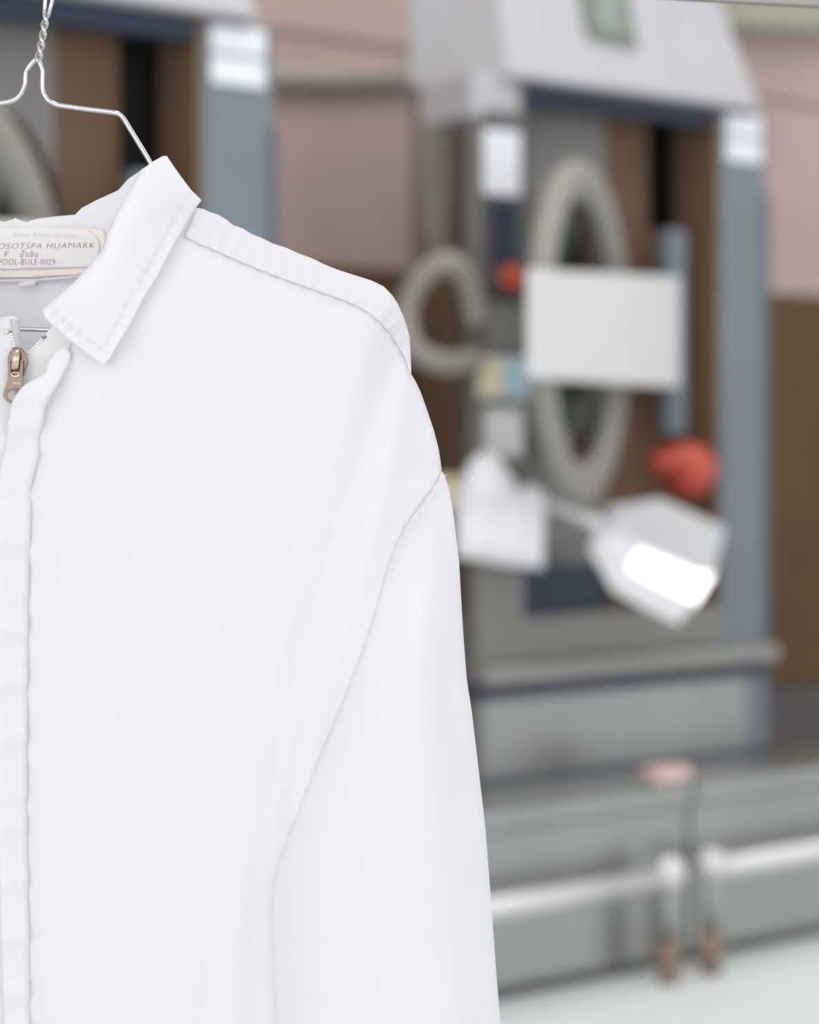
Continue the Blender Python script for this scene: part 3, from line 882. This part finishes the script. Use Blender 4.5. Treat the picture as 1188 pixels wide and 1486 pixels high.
# collar leaves
fold_line = [(205, 246.5), (197, 260), (186, 282), (172, 304), (156, 338), (149.5, 363), (129, 387), (108, 410), (81, 433), (60.6, 450)]
bot = [(65, 462), (81, 476), (102, 495), (124, 511), (145, 527), (152, 530)]
rig = [(161.6, 516), (172, 497), (188.6, 470.5), (207, 435), (229, 398), (248, 363), (267, 328), (280, 306), (292, 291)]
topc = [(279, 278), (264, 258), (250.5, 239), (242, 226.5), (236, 227), (223.6, 234)]
leaf = fold_line + bot + rig + topc
outer_edge = bot[:1] + bot[1:] + rig
def leafd(v):
    q = mfold(v)
    de, s = seg_dist(q, outer_edge)
    dfold, _ = seg_dist(q, fold_line)
    d = body(v, 0.035, 0.0) * 1.0 + 0.0075
    d = d + 0.009 * np.exp(-(dfold / 45) ** 2) * sm((q[:, 1] - 240) / 120) + 0.006 * np.exp(-((de - 60) / 45) ** 2) * sm((q[:, 1] - 240) / 100)
    puck = 0.0012 * np.exp(-((de - 15) / 11) ** 2) * np.sin(s * 2 * np.pi / 16 + 1.9 * np.sin(s * .043) + 1.2 * np.sin(s * .017)) * (0.8 + 0.2 * np.sin(s * .031))
    groove = -0.0009 * np.exp(-((de - 17) / 2.4) ** 2)
    roll = -0.004 * np.exp(-(dfold / 4.0) ** 2)
    return d + puck + groove + roll
cl = cloth('collar_leaf', leaf, leafd, 3.2, 'cloth', sh, 0.0007)
cloth('collar_leaf', mir(leaf), leafd, 7, 'cloth', sh, 0.0007)

# stitching: short thread dashes laid on the cloth
def stitches(line, surf_, parent, pitch=6.0, ln=3.6, r=0.55, m='thread'):
    line = dense([np.array(p, float) for p in line], 1.0, False)
    total = int(len(line))
    V = []; Fc = []; i = 0
    while i + ln < total:
        a = line[int(i)]; b = line[int(i + ln)]
        q = np.array([a, b]); z = surf_(q)
        v_, f_ = tube_geom([P(a[0], a[1], z[0] + .0007), P(b[0], b[1], z[1] + .0007)], r * PX, 5)
        base = len(V); V += v_; Fc += [tuple(k + base for k in f) for f in f_]
        i += pitch
    o = meshobj('stitching', V, Fc, m, parent); o['kind'] = 'stuff'
    return o
def inset(line, dpx):
    l = resample(line, 80); t = np.gradient(l, axis=0); t /= np.linalg.norm(t, axis=1)[:, None]
    return [tuple(p) for p in l + np.stack([t[:, 1], -t[:, 0]], 1) * dpx]
bi = inset([(62, 450)] + bot, 16); ri = inset(rig, 16)
stitches([(75, 440), (86, 458), (104, 474), (124, 490), (143, 503), (152, 508)], leafd, cl)
stitches([(150, 505), (160, 489), (176, 460), (194, 427), (216, 389), (235, 354), (254, 320), (268, 299)], leafd, cl)
stitches([(p[0] + 1.5, p[1] - 5) for p in seam[:-1]], yoked, sh, 5.5, 3.3)
stitches([(p[0] + 6, p[1] + 4) for p in armseam], sleeved(1), sh, 7, 4)

# fly placket folding out from the right front
fly = [(95, 502), (82, 509), (70, 522), (67.5, 540), (54, 548), (40, 556), (33, 561), (23, 573), (17.5, 584), (15, 596), (12, 612), (8, 647), (3, 668), (-1, 690), (-4, 760), (-5, 1000), (-3, 1200), (0, 1300), (3, 1400), (6, 1486), (6, 2085), (43, 2085), (43, 1486), (42, 1340), (39, 1200), (40, 1000), (42, 820), (45, 748), (45, 713), (48, 693), (52, 677), (57, 660), (57, 635), (61, 618), (66, 590), (75, 572), (88, 552), (101, 526), (102, 512)]
fr_edge = [(43, 1486), (42, 1340), (39, 1200), (40, 1000), (42, 820), (45, 748), (45, 713), (48, 693), (52, 677), (57, 660), (57, 635), (61, 618), (66, 590), (75, 572), (88, 552), (101, 526)]
def flyd(v):
    y = v[:, 1]
    de, _ = seg_dist(v, fr_edge)
    r = 0.0011 * np.sin(y * 2 * np.pi / 74 + .6 * np.sin(y * .021)) + 0.0007 * np.sin(y * 2 * np.pi / 41 + v[:, 0] * .03)
    top = 0.0075 * np.exp(-((y - 572) / 34) ** 2)
    return body(v, 0.035, 0.2) + 0.0045 + r + top - 0.003 * np.exp(-(de / 4) ** 2)
cloth('fly_placket', fly, flyd, 4.5, 'cloth', sh, 0.0007)
# zip tapes
tapeR = [(104, 468), (104, 500), (90, 540), (60, 580), (40, 640), (24, 640), (25, 560), (33, 530), (38, 515), (52, 500), (64, 488), (74, 474), (84, 462)]
cloth('zip_tape', tapeR, lambda v: body(v, 0.035, 0.2) - 0.0020, 5, 'cloth_warm', sh)
tapeL = [(12, 459), (20, 458), (27, 463), (29, 480), (30, 500), (29, 520), (27, 640), (4, 640), (6, 500), (8, 470)]
cloth('zip_tape', tapeL, lambda v: body(v, 0.035, 0.2) - 0.001 - 0.006 * sm((v[:, 0] - 18) / 12), 4, 'cloth_warm', sh)
# turned-over left edge strip
stripL = [(-40, 462), (0, 462), (8, 460), (14, 461), (16, 475), (18, 495), (20, 512), (22, 560), (20, 640), (10, 700), (-40, 700)]
cloth('zip_facing', stripL, lambda v: body(v, 0.035, 0.2) + 0.0028, 5, 'cloth', sh, 0.0006)
tube('facing_edge', [tuple(P(x, y, body(np.array([(x, y)]), 0.035, 0.2)[0] + .0033)) for x, y in [(-30, 464), (0, 462.5), (9, 460.5), (14, 461.5), (20, 461), (26, 464)]], 1.3 * PX, 'cloth', sh, 8)
# zipper teeth
def teeth(line, off, parent):
    pts = resample(line, int(np.linalg.norm(np.array(line[-1]) - np.array(line[0])) / 4.2) + 1)
    bm = bmesh.new()
    z = body(pts, 0.035, 0.2) + off
    for (x, y), dd in zip(pts, z):
        p = P(x, y, dd); h = 1.25 * PX
        box(bm, p.x - h * 1.6, p.x + h * 1.6, p.y - h, p.y + h, p.z - h, p.z + h, h * .4, 1)
    o = bmobj('zip_teeth', bm, 'teeth', parent, True); o['kind'] = 'stuff'
teeth([(16, 484), (18.5, 494), (20.5, 503), (22.5, 511)], 0.0035, sh)
teeth([(64, 489), (56, 497), (48, 505), (41, 512)], -0.0015, sh)
def blk(name, x, y, wx, hy, d, m, parent, ang=0):
    bm = bmesh.new(); h = PX
    box(bm, -wx * h / 2, wx * h / 2, -.0008, .0008, -hy * h / 2, hy * h / 2, .0003, 1)
    bmesh.ops.rotate(bm, verts=bm.verts, cent=(0, 0, 0), matrix=Matrix.Rotation(ang, 3, 'Y'))
    bmesh.ops.translate(bm, verts=bm.verts, vec=P(x, y, d))
    return bmobj(name, bm, m, parent)
bz = lambda x, y: float(body(np.array([(x, y)], float), 0.035, 0.2)[0])
blk('zip_stop', 9.5, 481.5, 6, 4.2, bz(9, 481) + .0045, 'brass_light', sh)
blk('zip_stop', 16, 481.5, 4, 2, bz(15, 481) + .0045, 'brass', sh, .2)
blk('zip_stop', 62.5, 490, 4.5, 2.4, bz(62, 490) - .001, 'brass', sh, .9)
blk('zip_stop', 65.5, 488.5, 4.0, 2.0, bz(62, 490) - .001, 'brass', sh, .9)
# slider and its pull
zs = bz(25, 525) + 0.0030
sl = plate('zip_slider', [(25, 503.5), (32, 505), (37, 512), (41, 522), (41.5, 527), (38, 536), (36, 544.5), (32, 547), (18, 547), (14, 540), (12, 528), (12.5, 519), (15, 511), (20, 505)], zs, zs + 0.0022, 'brass', sh, 3)
bv = sl.modifiers.new('bevel', 'BEVEL'); bv.width = 0.0006; bv.segments = 2; bv.limit_method = 'ANGLE'; bv.angle_limit = .8
# bridge: bowed strip
V = []; Fc = []
for i in range(13):
    t = i / 12; y = 507 + 32 * t
    hgt = zs + .0016 + 0.0045 * math.sin(math.pi * min(1, max(0, t)))** .6
    x0 = 18.5 - 1.8 * t; x1 = 28.5 - 2.5 * t
    for x, dz in ((x0, -.0011), (x0 + .9, 0), (x1 - .9, 0), (x1, -.0011)): V.append(P(x, y, hgt + dz))
for i in range(12):
    for k in range(3): Fc.append((i * 4 + k, i * 4 + k + 1, (i + 1) * 4 + k + 1, (i + 1) * 4 + k))
br = meshobj('bridge', V, Fc, 'brass_light', sl); s_ = br.modifiers.new('t', 'SOLIDIFY'); s_.thickness = .0006
def arc(cx, cy, rx, ry, a0, a1, n): return [(cx + rx * math.cos(t), cy + ry * math.sin(t)) for t in np.linspace(math.radians(a0), math.radians(a1), n)]
zp = zs + 0.0030
tabo = [(12, 523), (16, 523), (16.3, 539)] + [(17, 544), (20, 547), (25, 547), (28, 544)] + [(28.8, 539), (29.5, 523), (34, 523), (34.2, 535), (33.2, 545), (34, 558), (37, 566)] + arc(22.5, 573, 17.5, 13, -20, 200, 22)[1:-1] + [(8, 563), (11, 553), (12.3, 540)]
hole = arc(22.8, 573.5, 12.6, 9.5, 0, 345, 22)
pt = plate('pull_tab', tabo, zp, zp + 0.0011, 'brass', sl, 2.6, [hole])
bv = pt.modifiers.new('bevel', 'BEVEL'); bv.width = 0.0003; bv.segments = 2; bv.limit_method = 'ANGLE'; bv.angle_limit = .8
t = plate('pull_window', arc(22.7, 543.5, 6, 3.8, 0, 345, 18), zp + .0004, zp + 0.0016, 'brass_light', sl, 2, [arc(22.7, 543.2, 4.9, 2.6, 0, 345, 18)])
text('YKK', 17, 30, 558, 3.6, 'brass_light', sl, lambda q: np.full(len(q), zp + .00135), 0, 0, 0.0, 'embossed_mark')
# pull out of plane details: little shoulder lugs
for x in (14, 32): blk('lug', x, 523.5, 5, 1.6, zp + .0012, 'brass_light', sl)
# small rolled loop under the collar band with a loose thread
zl = float(band(np.array([(40, 412)], float))[0]) + .004
lp = tube('hanging_loop', [P(27, 414.5, zl), P(30, 414, zl), P(45, 411, zl), P(51, 409.5, zl), P(54, 409, zl - .001)], [3.2 * PX, 4.0 * PX, 4.2 * PX, 4.0 * PX, 3.0 * PX], 'cloth', sh, 12)
tube('loop_end', [P(51.5, 408.5, zl + .0012), P(54.5, 413, zl + .0012)], 1.0 * PX, 'hose', lp, 8)
th_ = spline([(47, 416), (44, 424), (43.5, 430), (47, 438), (56, 447)], 6)
tube('loose_thread', [tuple(P(x, y, zl - .001)) for x, y in th_], 0.6 * PX, 'cloth', sh, 6)

for ch in sh.children: ch.matrix_parent_inverse = Matrix.Translation(-sh.location)
